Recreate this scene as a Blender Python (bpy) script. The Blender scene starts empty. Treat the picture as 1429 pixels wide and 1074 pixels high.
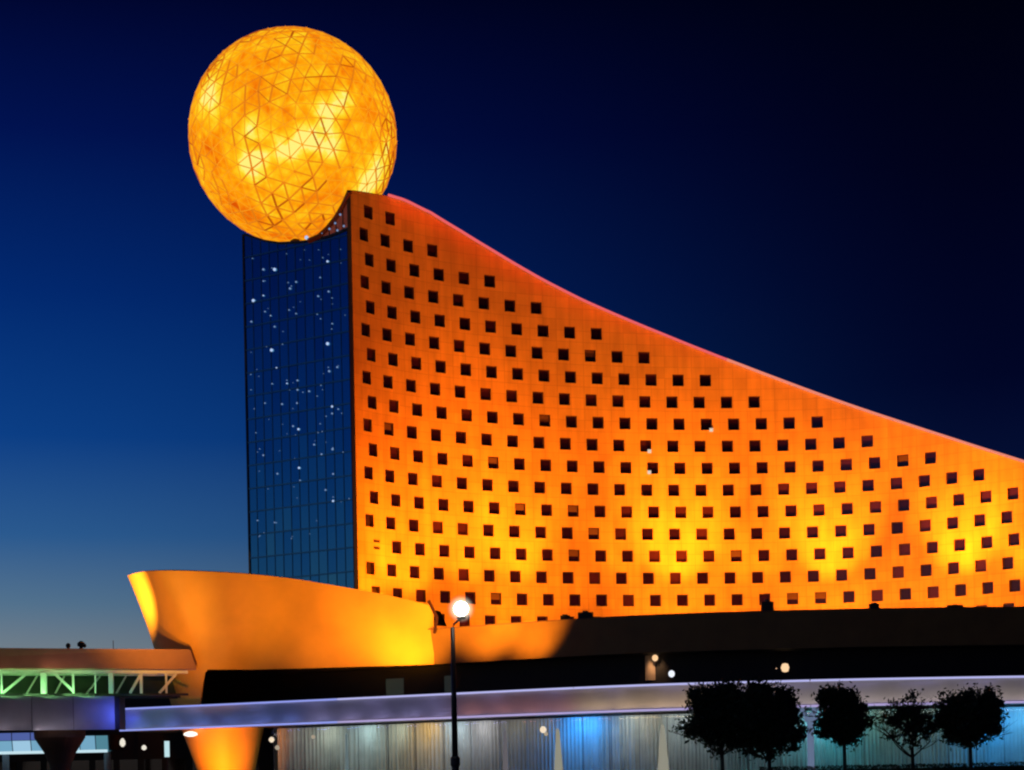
import bpy, bmesh, math, random
from mathutils import Vector, Matrix, noise

random.seed(7)
SC = bpy.context.scene
COL = SC.collection
R = math.radians

# ------------------------------------------------------------------ camera
F = 2600.0; HY = 1085.0; ROLL = 0.0200; H = 1.7; CX = 714.5
cs, sn = math.cos(ROLL), math.sin(ROLL)
cam_data = bpy.data.cameras.new('camera')
cam = bpy.data.objects.new('camera', cam_data); COL.objects.link(cam)
cam_data.sensor_width = 36.0
cam_data.lens = 36.0 * F / 1429.0
cam_data.shift_y = (HY - 537.0) / 1429.0
cam_data.clip_start = 0.5; cam_data.clip_end = 6000
m = Matrix(((cs, sn, 0, 0), (0, 0, -1, 0), (-sn, cs, 0, H), (0, 0, 0, 1)))
cam.matrix_world = m
SC.camera = cam

SC.view_settings.view_transform = 'Standard'
SC.view_settings.look = 'None'
SC.view_settings.exposure = 0.0
SC.view_settings.gamma = 1.0
SC.view_settings.use_curve_mapping = False
SC.render.engine = 'CYCLES'
SC.cycles.use_denoising = True
SC.cycles.max_bounces = 6
SC.cycles.filter_width = 2.2
SC.cycles.sample_clamp_indirect = 4.0

# ------------------------------------------------------------------ dusk sky
W = bpy.data.worlds.new('World'); SC.world = W; W.use_nodes = True
nt = W.node_tree; nt.nodes.clear()
N = nt.nodes.new; L = nt.links.new
def s2l(c):
    return tuple((v / 255 / 12.92) if v / 255 <= .04045 else ((v / 255 + .055) / 1.055) ** 2.4 for v in c)
tc = N('ShaderNodeTexCoord'); sep = N('ShaderNodeSeparateXYZ'); L(tc.outputs['Generated'], sep.inputs[0])
def ramp(stops):
    r = N('ShaderNodeValToRGB'); r.color_ramp.interpolation = 'LINEAR'
    e = r.color_ramp.elements
    while len(e) < len(stops): e.new(0.5)
    for k, (p, c) in enumerate(stops):
        e[k].position = p; e[k].color = (*s2l(c), 1)
    return r
mr = N('ShaderNodeMapRange'); mr.inputs[1].default_value = 0.0; mr.inputs[2].default_value = 0.6
L(sep.outputs['Z'], mr.inputs[0])
k = 1 / 0.6
west = ramp([(0, (150, 135, 125)), (.068 * k, (118, 130, 138)), (.095 * k, (84, 116, 144)), (.13 * k, (44, 92, 146)), (.18 * k, (12, 64, 136)),
             (.25 * k, (2, 42, 114)), (.325 * k, (1, 19, 82)), (.385 * k, (1, 7, 50)), (1, (1, 2, 20))])
east = ramp([(0, (26, 36, 70)), (.1 * k, (8, 22, 62)), (.2 * k, (1, 6, 38)), (.3 * k, (1, 2, 24)), (.39 * k, (0, 1, 10)), (1, (0, 1, 8))])
L(mr.outputs[0], west.inputs[0]); L(mr.outputs[0], east.inputs[0])
mx = N('ShaderNodeMapRange'); mx.interpolation_type = 'SMOOTHSTEP'
mx.inputs[1].default_value = -0.34; mx.inputs[2].default_value = 0.26
L(sep.outputs['X'], mx.inputs[0])
mix = N('ShaderNodeMix'); mix.data_type = 'RGBA'
L(mx.outputs[0], mix.inputs[0]); L(west.outputs[0], mix.inputs[6]); L(east.outputs[0], mix.inputs[7])
bg = N('ShaderNodeBackground'); bg.inputs[1].default_value = 1.0
wo = N('ShaderNodeOutputWorld'); L(mix.outputs[2], bg.inputs[0]); L(bg.outputs[0], wo.inputs[0])

# ------------------------------------------------------------------ helpers
def P(x, y, D):
    """the place at depth D that the photograph shows at pixel x, y"""
    a = (x - CX) / F; b = (HY - y) / F
    return Vector((D * (a * cs + b * sn), D, D * (-a * sn + b * cs) + H))
def ZH(x, y, D): return P(x, y, D).z

def empty(name, loc=(0, 0, 0), label=None, cat=None, group=None, kind=None, rz=0):
    o = bpy.data.objects.new(name, None); COL.objects.link(o); o.location = loc; o.rotation_euler = (0, 0, rz)
    o.empty_display_size = .5
    tag(o, label, cat, group, kind); return o
def tag(o, label=None, cat=None, group=None, kind=None):
    if label: o['label'] = label
    if cat: o['category'] = cat
    if group: o['group'] = group
    if kind: o['kind'] = kind
    return o
def link(name, me, parent=None, loc=None, **kw):
    o = bpy.data.objects.new(name, me); COL.objects.link(o)
    if parent: o.parent = parent
    if loc is not None: o.location = loc
    tag(o, **kw); return o
class MB:
    def __init__(s): s.v = []; s.f = []; s.mi = []
    def quad(s, a, b, c, d, mi=0):
        n = len(s.v); s.v += [tuple(a), tuple(b), tuple(c), tuple(d)]; s.f.append((n, n + 1, n + 2, n + 3)); s.mi.append(mi)
    def tri(s, a, b, c, mi=0):
        n = len(s.v); s.v += [tuple(a), tuple(b), tuple(c)]; s.f.append((n, n + 1, n + 2)); s.mi.append(mi)
    def box(s, x0, x1, y0, y1, z0, z1, mi=0):
        n = len(s.v)
        s.v += [(x, y, z) for z in (z0, z1) for y in (y0, y1) for x in (x0, x1)]
        for q in ((0, 2, 3, 1), (4, 5, 7, 6), (0, 1, 5, 4), (2, 6, 7, 3), (0, 4, 6, 2), (1, 3, 7, 5)):
            s.f.append(tuple(n + i for i in q)); s.mi.append(mi)
    def beam(s, a, b, w, h=None, mi=0):
        """a box-section bar from a to b"""
        h = h or w; a = Vector(a); b = Vector(b); d = (b - a).normalized()
        up = Vector((0, 0, 1)) if abs(d.z) < .95 else Vector((0, 1, 0))
        r = d.cross(up).normalized() * w / 2; u = r.cross(d).normalized() * h / 2
        n = len(s.v)
        for p in (a, b): s.v += [tuple(p - r - u), tuple(p + r - u), tuple(p + r + u), tuple(p - r + u)]
        for q in ((3, 2, 1, 0), (4, 5, 6, 7), (0, 1, 5, 4), (1, 2, 6, 5), (2, 3, 7, 6), (3, 0, 4, 7)):
            s.f.append(tuple(n + i for i in q)); s.mi.append(mi)
    def tube(s, pts, rad, seg=8, mi=0, cap=True):
        pts = [Vector(p) for p in pts]; n0 = len(s.v)
        if not isinstance(rad, (list, tuple)): rad = [rad] * len(pts)
        for i, p in enumerate(pts):
            d = (pts[min(i + 1, len(pts) - 1)] - pts[max(i - 1, 0)]).normalized()
            up = Vector((0, 0, 1)) if abs(d.z) < .9 else Vector((1, 0, 0))
            r = d.cross(up).normalized(); u = r.cross(d).normalized()
            for j in range(seg):
                t = 2 * math.pi * j / seg
                s.v.append(tuple(p + rad[i] * (r * math.cos(t) + u * math.sin(t))))
        for i in range(len(pts) - 1):
            for j in range(seg):
                a = n0 + i * seg + j; b = n0 + i * seg + (j + 1) % seg
                s.f.append((a, b, b + seg, a + seg)); s.mi.append(mi)
        if cap:
            s.f.append(tuple(n0 + j for j in reversed(range(seg)))); s.mi.append(mi)
            s.f.append(tuple(n0 + (len(pts) - 1) * seg + j for j in range(seg))); s.mi.append(mi)
    def lathe(s, c, prof, seg=24, mi=0):
        n0 = len(s.v)
        for r, z in prof:
            for j in range(seg):
                t = 2 * math.pi * j / seg
                s.v.append((c[0] + r * math.cos(t), c[1] + r * math.sin(t), c[2] + z))
        for i in range(len(prof) - 1):
            for j in range(seg):
                a = n0 + i * seg + j; b = n0 + i * seg + (j + 1) % seg
                s.f.append((a, b, b + seg, a + seg)); s.mi.append(mi)
        s.f.append(tuple(n0 + j for j in reversed(range(seg)))); s.mi.append(mi)
        s.f.append(tuple(n0 + (len(prof) - 1) * seg + j for j in range(seg))); s.mi.append(mi)
    def wall(s, pts, z0, z1, th, mi=0):
        """a wall of thickness th (away from the camera) along plan points"""
        for i in range(len(pts) - 1):
            (x0, y0), (x1, y1) = pts[i], pts[i + 1]
            a, b, c, d = (x0, y0), (x1, y1), (x1, y1 + th), (x0, y0 + th)
            s.quad((*a, z0), (*b, z0), (*b, z1), (*a, z1), mi); s.quad((*c, z0), (*d, z0), (*d, z1), (*c, z1), mi)
            s.quad((*a, z1), (*b, z1), (*c, z1), (*d, z1), mi); s.quad((*d, z0), (*c, z0), (*b, z0), (*a, z0), mi)
        for (x, y) in (pts[0], pts[-1]):
            s.quad((x, y, z0), (x, y + th, z0), (x, y + th, z1), (x, y, z1), mi)
    def mesh(s, name, mats, smooth=False, merge=False):
        me = bpy.data.meshes.new(name); me.from_pydata(s.v, [], s.f)
        if not isinstance(mats, (list, tuple)): mats = [mats]
        for x in mats: me.materials.append(x)
        for p, i in zip(me.polygons, s.mi): p.material_index = i
        if merge:
            bm = bmesh.new(); bm.from_mesh(me); bmesh.ops.remove_doubles(bm, verts=bm.verts, dist=.001)
            bmesh.ops.recalc_face_normals(bm, faces=bm.faces); bm.to_mesh(me); bm.free()
        if smooth:
            for p in me.polygons: p.use_smooth = True
        return me
    def build(s, name, mats, parent=None, smooth=False, merge=False, **kw):
        return link(name, s.mesh(name, mats, smooth, merge), parent, **kw)

def mat(name, base, rough=.6, metal=0., var=0., vscale=1., bump=0., bscale=20., spec=.5, emis=None, es=0.):
    M = bpy.data.materials.new(name); M.use_nodes = True
    t = M.node_tree; b = t.nodes['Principled BSDF']
    b.inputs['Base Color'].default_value = (*base, 1); b.inputs['Roughness'].default_value = rough
    b.inputs['Metallic'].default_value = metal; b.inputs['Specular IOR Level'].default_value = spec
    if emis: b.inputs['Emission Color'].default_value = (*emis, 1); b.inputs['Emission Strength'].default_value = es
    co = t.nodes.new('ShaderNodeTexCoord')
    if var:
        n = t.nodes.new('ShaderNodeTexNoise'); n.inputs['Scale'].default_value = vscale; n.inputs['Detail'].default_value = 6
        t.links.new(co.outputs['Object'], n.inputs['Vector'])
        r = t.nodes.new('ShaderNodeMapRange'); r.inputs[1].default_value = .3; r.inputs[2].default_value = .7
        r.inputs[3].default_value = 1 - var; r.inputs[4].default_value = 1 + var; t.links.new(n.outputs[0], r.inputs[0])
        x = t.nodes.new('ShaderNodeVectorMath'); x.operation = 'SCALE'; x.inputs[0].default_value = base
        t.links.new(r.outputs[0], x.inputs['Scale']); t.links.new(x.outputs[0], b.inputs['Base Color'])
    if bump:
        n = t.nodes.new('ShaderNodeTexNoise'); n.inputs['Scale'].default_value = bscale; n.inputs['Detail'].default_value = 4
        t.links.new(co.outputs['Object'], n.inputs['Vector'])
        bp = t.nodes.new('ShaderNodeBump'); bp.inputs['Strength'].default_value = bump; bp.inputs['Distance'].default_value = .05
        t.links.new(n.outputs[0], bp.inputs['Height']); t.links.new(bp.outputs[0], b.inputs['Normal'])
    return M
def glow(name, col, s):
    M = bpy.data.materials.new(name); M.use_nodes = True; t = M.node_tree; t.nodes.clear()
    e = t.nodes.new('ShaderNodeEmission'); e.inputs[0].default_value = (*col, 1); e.inputs[1].default_value = s
    o = t.nodes.new('ShaderNodeOutputMaterial'); t.links.new(e.outputs[0], o.inputs[0]); return M

def aim(o, target):
    d = (Vector(target) - Vector(o.location)).normalized()
    o.rotation_euler = d.to_track_quat('-Z', 'Y').to_euler()
def spot(loc, target, power, col, angle=70, blend=1., size=.3, parent=None):
    l = bpy.data.lights.new('spot_light', 'SPOT'); l.energy = power; l.color = col
    l.spot_size = R(angle); l.spot_blend = blend; l.shadow_soft_size = size
    o = bpy.data.objects.new('spot_light', l); COL.objects.link(o); o.location = loc; aim(o, target)
    return o
def area(loc, target, power, col, sx=1., sy=.2, xdir=None):
    l = bpy.data.lights.new('area_light', 'AREA'); l.energy = power; l.color = col
    l.shape = 'RECTANGLE'; l.size = sx; l.size_y = sy
    o = bpy.data.objects.new('area_light', l); COL.objects.link(o); o.location = loc
    z = -(Vector(target) - Vector(loc)).normalized()
    if xdir is not None:
        x = Vector(xdir); x = (x - z * x.dot(z)).normalized(); y = z.cross(x)
        o.rotation_euler = Matrix((x, y, z)).transposed().to_euler()
    else: aim(o, target)
    return o

AMBER = (1.0, .29, .018)
M_fac = mat('orange_cladding', (.80, .42, .07), .55, var=.08, vscale=.35, bump=.15, bscale=3)
M_frame = mat('maroon_frame', (.045, .012, .01), .4)
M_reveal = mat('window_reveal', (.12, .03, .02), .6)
M_wglass = mat('dark_window_glass', (.02, .004, .004), .08, spec=.6)
M_wglass2 = mat('reddish_window_glass', (.06, .012, .008), .12, spec=.6)
M_curt = bpy.data.materials.new('reflective_blue_glass')
M_curt.use_nodes = True
_b = M_curt.node_tree.nodes['Principled BSDF']; _b.inputs['Base Color'].default_value = (.10, .33, .44, 1)
_b.inputs['Metallic'].default_value = 1.0; _b.inputs['Roughness'].default_value = .12
M_mull = mat('dark_mullion', (.02, .028, .04), .35, metal=.4)
M_mullg = mat('blue_grey_mullion', (.08, .24, .32), .3, metal=1.0)
M_bar = mat('grey_window_bar', (.16, .16, .16), .4, metal=.3)
M_dark = mat('dark_cladding', (.03, .022, .02), .6, var=.15, vscale=.6)
M_black = mat('black_cladding', (.012, .009, .009), .7, var=.15, vscale=.6)
M_dark2 = mat('brown_render', (.16, .075, .04), .7, var=.12, vscale=.5)
M_roof = mat('roof_felt', (.05, .045, .045), .85, var=.2, vscale=.6)
M_grey = mat('grey_metal_panel', (.3, .29, .3), .5, var=.08, vscale=.7)
M_fascia = mat('pale_fascia_metal', (.55, .5, .48), .45, var=.06, vscale=.5)
M_steel = mat('white_painted_steel', (.75, .78, .74), .45, var=.05, vscale=2)
M_pole = mat('black_painted_pole', (.035, .025, .03), .4, var=.2, vscale=3)
M_asph = mat('asphalt', (.05, .05, .052), .85, var=.25, vscale=.8, bump=.4, bscale=30)
M_pave = mat('concrete_paving', (.22, .21, .2), .8, var=.12, vscale=.7, bump=.2, bscale=12)
M_leaf = mat('dark_leaf', (.035, .055, .02), .6, var=.3, vscale=1.2)
M_bark = mat('bark', (.06, .045, .035), .9, var=.3, vscale=5, bump=.6, bscale=12)
M_hedge = mat('hedge_leaf', (.03, .05, .018), .65, var=.3, vscale=1.5)
M_curtain = mat('pale_curtain', (.55, .54, .5), .8, var=.12, vscale=.6)
M_lantern = glow('lit_column_glass', (.80, .78, .62), .34)
M_lantern2 = glow('lit_blue_white_glass', (.38, .52, .85), .30)
M_led_red = glow('pink_red_led', (.84, .12, .13), 1.0)
M_led_v = glow('violet_led', (.55, .56, 1.0), .85)
M_led_b = glow('blue_violet_led', (.34, .40, 1.0), .85)
M_led_v2 = glow('lilac_led', (.62, .52, .95), .68)
M_white = glow('white_lamp', (1.0, .97, .86), 30)
M_warm = glow('warm_lamp', (1.0, .72, .45), 1.6)
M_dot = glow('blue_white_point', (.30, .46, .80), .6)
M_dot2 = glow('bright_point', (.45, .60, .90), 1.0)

# ------------------------------------------------------------------ the curve of the tower front
A0, A1, A2, A3, PW = 0.8837, -2.8763, 4.6622, -3.7196, 4.1743
def ang(u):
    v = min(u / 24., .88); a = A0 + A1 * v + A2 * v * v + A3 * v ** 3
    if u / 24. > .88: a += -1.3 * (min(u / 24., 1.4) - .88)
    return a
US = [-2 + .05 * i for i in range(0, 761)]
PX = {}
i0 = min(range(len(US)), key=lambda i: abs(US[i] + 1))
xs = [0.] * len(US); ys = [0.] * len(US); xs[i0], ys[i0] = -20.8212, 255.2556
for i in range(i0 + 1, len(US)):
    a = ang((US[i] + US[i - 1]) / 2); xs[i] = xs[i - 1] + math.cos(a) * PW * .05; ys[i] = ys[i - 1] + math.sin(a) * PW * .05
for i in range(i0 - 1, -1, -1):
    a = ang((US[i] + US[i + 1]) / 2); xs[i] = xs[i + 1] - math.cos(a) * PW * .05; ys[i] = ys[i + 1] - math.sin(a) * PW * .05
def Fc(u, back=0.):
    t = (u + 2) / .05; i = max(0, min(len(US) - 2, int(t))); w = t - i; a = ang(u)
    return (xs[i] * (1 - w) + xs[i + 1] * w - back * math.sin(a), ys[i] * (1 - w) + ys[i + 1] * w + back * math.cos(a))
def uz_of(x, y):
    """where the sight line through a pixel meets the tower front: (u, z)"""
    a = (x - CX) / F; b = (HY - y) / F; t = a * cs + b * sn; best = None
    for i in range(len(US) - 1):
        e0 = xs[i] - t * ys[i]; e1 = xs[i + 1] - t * ys[i + 1]
        if e0 <= 0 <= e1:
            w = e0 / (e0 - e1); u = US[i] + w * .05; Y = ys[i] * (1 - w) + ys[i + 1] * w
            return u, (-a * sn + b * cs) * Y + H
    return US[-1], H
ROOFPX = [(489, 265), (505, 267), (522, 270), (540, 273), (563.5, 280), (600, 298), (642, 323.5), (684, 349), (720, 370.5), (756, 391), (812, 419.5),
          (868, 444), (924, 467), (980, 489.5), (1036, 511), (1085, 529.5), (1169, 560), (1253, 588), (1309, 606), (1365, 624), (1429, 644)]
RU = [uz_of(*p) for p in ROOFPX]
UL = RU[0][0]
UR = 32.0
sl = (RU[-1][1] - RU[-4][1]) / (RU[-1][0] - RU[-4][0])
RU.append((UR + 1, RU[-1][1] + sl * (UR + 1 - RU[-1][0])))
def zr(u):
    if u <= RU[0][0]: return RU[0][1]
    for (a, za), (b, zb) in zip(RU, RU[1:]):
        if u <= b: return za + (zb - za) * (u - a) / (b - a)
    return RU[-1][1]
Z0 = 78.8796 + H
def zrow(i): return Z0 - 3.3 * i
OFF = -.2435
WU = 1.72 / PW / 2; WH = .88          # half sizes of an opening (in u, in metres)

tower = empty('hotel_tower', (xs[i0], ys[i0], 0), 'tall orange hotel tower with a sloping curved roofline and a grid of square dark windows', 'hotel tower')
def tw(o):  # keep world coordinates under the tower
    o.parent = tower; o.matrix_parent_inverse = Matrix.Translation(-tower.location); return o
wins = {}
for i in range(0, 18):
    n = 2 + 2 * i
    for c in range(0, min(n, 31)):
        u = c + (OFF if i % 2 else 0)
        if i == 17 and not (1 <= c <= 31): continue
        wins[(i, c)] = u
# cladding with real openings, storey by storey
fb = MB()
for i in range(-2, 21):
    zc = zrow(i); lo, hi = zc - 1.65, zc + 1.65
    if hi < 15: break
    ws = sorted(u for (r, c), u in wins.items() if r == i)
    if i == 14: ws = [u for u in ws if u > .5]
    br = {round(UL, 4), UR}
    u = UL
    while u < UR: br.add(round(u, 4)); u += .3333
    for w in ws:
        for e in (w - WU, w + WU): br.add(round(e, 4))
    br = sorted(br); zl = [lo, zc - WH, zc + WH, hi]
    for a, b in zip(br, br[1:]):
        if b - a < 1e-4: continue
        mid = (a + b) / 2; hole = any(abs(mid - w) < WU for w in ws)
        xa, ya = Fc(a); xb, yb = Fc(b); ra, rb = zr(a), zr(b)
        for k in range(3):
            if hole and k == 1: continue
            p, q = zl[k], zl[k + 1]
            if p >= ra and p >= rb: continue
            fb.quad((xa, ya, min(p, ra)), (xb, yb, min(p, rb)), (xb, yb, min(q, rb)), (xa, ya, min(q, ra)))
# end return, back and roof
BACK = 23.0
def glass_px(s, z):
    x, y = Fc(UL, s); a = x / y; b = (z - H) / y
    return CX + F * (a * cs - b * sn)
WID = 10.
while glass_px(WID, 50) > 345.5: WID += .05
fo = tw(fb.build('facade_wall', M_fac.copy(), smooth=False, merge=True))
def u_of_x(x):
    import bisect
    i = max(1, min(len(xs) - 1, bisect.bisect_left(xs, x))); d = xs[i] - xs[i - 1]
    return US[i - 1] + .05 * (x - xs[i - 1]) / d if d > 1e-6 else US[i]
uvl = fo.data.uv_layers.new(name='UVMap')
for lp in fo.data.loops:
    co_ = fo.data.vertices[lp.vertex_index].co; uvl.data[lp.index].uv = (u_of_x(co_.x) * PW, co_.z)
Mf = fo.data.materials[0]; t = Mf.node_tree; bs_ = t.nodes['Principled BSDF']
src = bs_.inputs['Base Color'].links[0].from_socket
uvn = t.nodes.new('ShaderNodeUVMap'); bk = t.nodes.new('ShaderNodeTexBrick')
bk.offset = 0.0; bk.inputs['Scale'].default_value = 1.0; bk.inputs['Brick Width'].default_value = PW / 2; bk.inputs['Row Height'].default_value = 1.65
bk.inputs['Mortar Size'].default_value = .05; bk.inputs['Mortar Smooth'].default_value = .3
bk.inputs['Color1'].default_value = (1, 1, 1, 1); bk.inputs['Color2'].default_value = (.88, .86, .84, 1); bk.inputs['Mortar'].default_value = (.76, .71, .67, 1)
t.links.new(uvn.outputs[0], bk.inputs['Vector'])
st_ = t.nodes.new('ShaderNodeTexNoise'); st_.inputs['Scale'].default_value = 1.0; st_.inputs['Detail'].default_value = 5
mp_ = t.nodes.new('ShaderNodeMapping'); mp_.inputs['Scale'].default_value = (.9, .07, 1); t.links.new(uvn.outputs[0], mp_.inputs[0]); t.links.new(mp_.outputs[0], st_.inputs['Vector'])
r_ = t.nodes.new('ShaderNodeMapRange'); r_.inputs[1].default_value = .3; r_.inputs[2].default_value = .7; r_.inputs[3].default_value = .84; r_.inputs[4].default_value = 1.08
t.links.new(st_.outputs[0], r_.inputs[0])
m_1 = t.nodes.new('ShaderNodeVectorMath'); m_1.operation = 'MULTIPLY'; t.links.new(src, m_1.inputs[0]); t.links.new(bk.outputs['Color'], m_1.inputs[1])
m_2 = t.nodes.new('ShaderNodeVectorMath'); m_2.operation = 'SCALE'; t.links.new(m_1.outputs[0], m_2.inputs[0]); t.links.new(r_.outputs[0], m_2.inputs['Scale'])
t.links.new(m_2.outputs[0], bs_.inputs['Base Color'])
def zroof(u): return min(zr(u) - .9, 77.2)
rb_ = MB(); u = UL + .08
while u < UR - .3:
    v = u + .3333; a, b, c, d = Fc(u, .4), Fc(v, .4), Fc(v, WID), Fc(u, WID)
    rb_.quad((*a, zroof(u)), (*b, zroof(v)), (*c, zroof(v)), (*d, zroof(u)), 0)
    rb_.quad((*c, 0), (*d, 0), (*d, zroof(u)), (*c, zroof(v)), 1)
    # inner face of the parapet and coping
    rb_.quad((*a, zroof(u)), (*b, zroof(v)), (*b, zr(v)), (*a, zr(u)), 1)
    e, f = Fc(u, -.003), Fc(v, -.003)
    rb_.quad((*e, zr(u) + .03), (*f, zr(v) + .03), (*b, zr(v) + .03), (*a, zr(u) + .03), 1)
    u = v
e0, e1 = Fc(UL, 0), Fc(UL, .75)
tw(rb_.build('roof', [M_roof, M_dark]))
# dark corner post between cladding and glass
cb = MB(); p = Fc(UL, .28); cb.beam((*p, 15), (*p, zr(UL) - .02), .5, .5); tw(cb.build('corner_post', M_dark))
# windows
wb = MB(); hw = 1.72 / 2; hh = WH
for (x0, x1, z0, z1) in ((-hw, -hw + .12, -hh, hh), (hw - .12, hw, -hh, hh), (-hw + .12, hw - .12, -hh, -hh + .12), (-hw + .12, hw - .12, hh - .12, hh)):
    wb.box(x0, x1, .30, .40, z0, z1, 0)
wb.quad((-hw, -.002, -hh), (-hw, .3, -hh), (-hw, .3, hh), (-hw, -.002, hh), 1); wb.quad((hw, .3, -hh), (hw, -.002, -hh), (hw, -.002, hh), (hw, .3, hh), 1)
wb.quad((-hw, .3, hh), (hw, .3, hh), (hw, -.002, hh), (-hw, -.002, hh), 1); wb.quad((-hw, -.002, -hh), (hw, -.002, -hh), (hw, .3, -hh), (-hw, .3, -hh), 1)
me_w = wb.mesh('window', [M_frame, M_reveal])
pb = MB(); pb.quad((-hw + .1, .36, -hh + .1), (hw - .1, .36, -hh + .1), (hw - .1, .36, hh - .1), (-hw + .1, .36, hh - .1))
me_p = pb.mesh('pane', M_wglass); me_p2 = pb.mesh('pane', M_wglass2)
blb = MB(); blb.v = list(pb.v); blb.f = list(pb.f); blb.mi = [0]; blb.quad((-hw + .13, .34, -.1), (hw - .13, .34, -.1), (hw - .13, .34, hh - .13), (-hw + .13, .34, hh - .13), 1)
me_p3 = blb.mesh('pane', [M_wglass, mat('drawn_blind', (.13, .05, .02), .8)])
lamps_in = {(8, 13): (.75, -.8), (9, 11): (.55, -.75), (10, 11): (-.55, -.6)}
extra = MB()
def seen(i, c): return c <= 25 and not (i == 17 and c > 8)
for (i, c), u in sorted(wins.items()):
    x, y = Fc(u); a = ang(u)
    if i == 14 and c == 0: continue
    if not seen(i, c):
        Mx = Matrix.Translation((x, y, zrow(i))) @ Matrix.Rotation(a, 4, 'Z'); n = len(extra.v)
        extra.v += [tuple(Mx @ Vector(q)) for q in wb.v]; extra.f += [tuple(n + j for j in q) for q in wb.f]; extra.mi += wb.mi
        n = len(extra.v); extra.v += [tuple(Mx @ Vector(q)) for q in pb.v]; extra.f.append((n, n + 1, n + 2, n + 3)); extra.mi.append(2)
        continue
    w = link('window', me_w); tw(w); w.location = (x, y, zrow(i)); w.rotation_euler = (0, 0, a)
    link('pane', me_p3 if random.random() < .035 else me_p2 if random.random() < .16 or (i, c) in ((5, 4), (5, 9)) else me_p, w)
    if (i, c) in lamps_in:
        dx, dz = lamps_in[(i, c)]; lb = MB(); lb.box(dx - .28, dx + .25, -.16, -.01, dz - .3, dz + .22); lb.build('window_lamp', glow('window_lamp', (1., .75, .55), .8), w)  # small white lamp at the window corner, drawn as a glowing box
o = extra.build('window', [M_frame, M_reveal, M_wglass]); tw(o); o['kind'] = 'stuff'
# louvre vent in place of one window
x, y = Fc(0 + .08); a = ang(0); vb = MB()
for dz in (.55, -.4): vb.box(-.6, .6, -.06, .08, dz - .16, dz + .16)
o = vb.build('louvre_vent', M_frame); tw(o); o.location = (x, y, zrow(14)); o.rotation_euler = (0, 0, a)
# red light line on the roof edge
UPINK = uz_of(540, 273)[0]
pts = []; u = UPINK
while u < UR: pts.append((*Fc(u, -.32), zr(u) + .05)); u += .3
M_led_r2 = glow('salmon_led', (.84, .24, .16), 1.0)
nh = int(len(pts) * .42)
b = MB(); b.tube(pts[:nh + 1], .19, 6); tw(b.build('red_light_line', M_led_red))
b = MB(); b.tube(pts[nh:], .21, 6); tw(b.build('salmon_light_line', M_led_r2))
k = 0; u = UPINK + .4
while u < UR:
    x, y = Fc(u, -2.0); t = Fc(u, 0); z = zr(u)
    pw = 36 * max(.08, 1 - k / 17)
    a_ = ang(u); sl_ = (zr(u + .3) - zr(u - .3)) / (.6 * PW)
    area((x, y, z + .1), (t[0], t[1], z - 2.6), pw, (1, .02, .012), 4.6, .10, (math.cos(a_), math.sin(a_), sl_))
    u += 1.0; k += 1

# ---- glass end of the tower
def gl(s, z, out=0.):
    x, y = Fc(UL, s); a = ang(UL); return (x - out * math.cos(a), y - out * math.sin(a), z)
def s_of(x, y):  # pixel -> (s, z) on the end face
    a = (x - CX) / F; b = (HY - y) / F; t = a * cs + b * sn
    p0 = Vector(Fc(UL, 0)); p1 = Vector(Fc(UL, 30)); d = p1 - p0
    w = (t * p0.y - p0.x) / (d.x - t * d.y); Y = p0.y + d.y * w
    return w * 30, (-a * sn + b * cs) * Y + H
TOPPX = [(489, 318), (462, 329), (440, 335), (415, 338), (390, 339), (370, 336), (355, 331), (341, 327)]
TOP = sorted(s_of(*p) for p in TOPPX)
def ztop(s):
    if s <= TOP[0][0]: return TOP[0][1]
    for (a, za), (b, zb) in zip(TOP, TOP[1:]):
        if s <= b: return za + (zb - za) * (s - a) / (b - a)
    return TOP[-1][1]
NC = 12; S0 = .55; cw = (WID - S0) / NC; ZB = 20.6; NR = 18; RH = 3.3
TN = Vector((-math.cos(ang(UL)), -math.sin(ang(UL)), 0)); TS = Vector((-math.sin(ang(UL)), math.cos(ang(UL)), 0))
for j in range(NR + 1):
    z0 = ZB + j * RH
    for c in range(NC):
        s0, s1 = S0 + c * cw, S0 + (c + 1) * cw
        za, zb = min(z0 + RH, ztop(s0)), min(z0 + RH, ztop(s1))
        if min(za, zb) - z0 < .25: continue
        jx, jz = random.gauss(0, .0035), random.gauss(0, .0035)
        q = []
        for (s, z) in ((s0, z0), (s1, z0), (s1, zb), (s0, za)):
            q.append(gl(s, z, .0 + jx * (s - (s0 + s1) / 2) + jz * (z - z0 - 1.6)))
        g = MB(); g.quad(*q); tw(g.build('pane', M_curt))
for c in range(NC + 1):
    s = S0 + c * cw; g = MB(); w_ = .26 if c in (0, NC) else .065
    g.beam(gl(s, 15, .06), gl(s, ztop(s), .06), w_, w_); tw(g.build('mullion', M_mull if c in (0, NC) else M_mullg))
for j in range(NR + 1):
    z = ZB + j * RH
    if z < 79:
        sa, sb = S0, WID
        while ztop(sa) < z + .3 and sa < WID - 1: sa += .2
        while ztop(sb) < z + .3 and sb > sa + 1: sb -= .2
        if sb - sa > 1.2 and ztop((sa + sb) / 2) > z + .2:
            g = MB(); g.beam(gl(sa, z, .05), gl(sb, z, .05), .09, .2); tw(g.build('transom', M_mullg))
g = MB(); g.quad(gl(S0, 15, -.3), gl(WID, 15, -.3), gl(WID, 77, -.3), gl(S0, 77, -.3)); 
g.quad(gl(S0, 15, .0), gl(WID, 15, .0), gl(WID, ZB, .0), gl(S0, ZB, .0)); tw(g.build('spandrel', M_dark))
# top rail of the glass
g = MB()
for (a, za), (b, zb) in zip(TOP, TOP[1:]):
    if b > S0: g.beam(gl(max(a, .3), za, .03), gl(min(b, WID), zb, .03), .3, .3)
tw(g.build('top_rail', M_mull))
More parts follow.
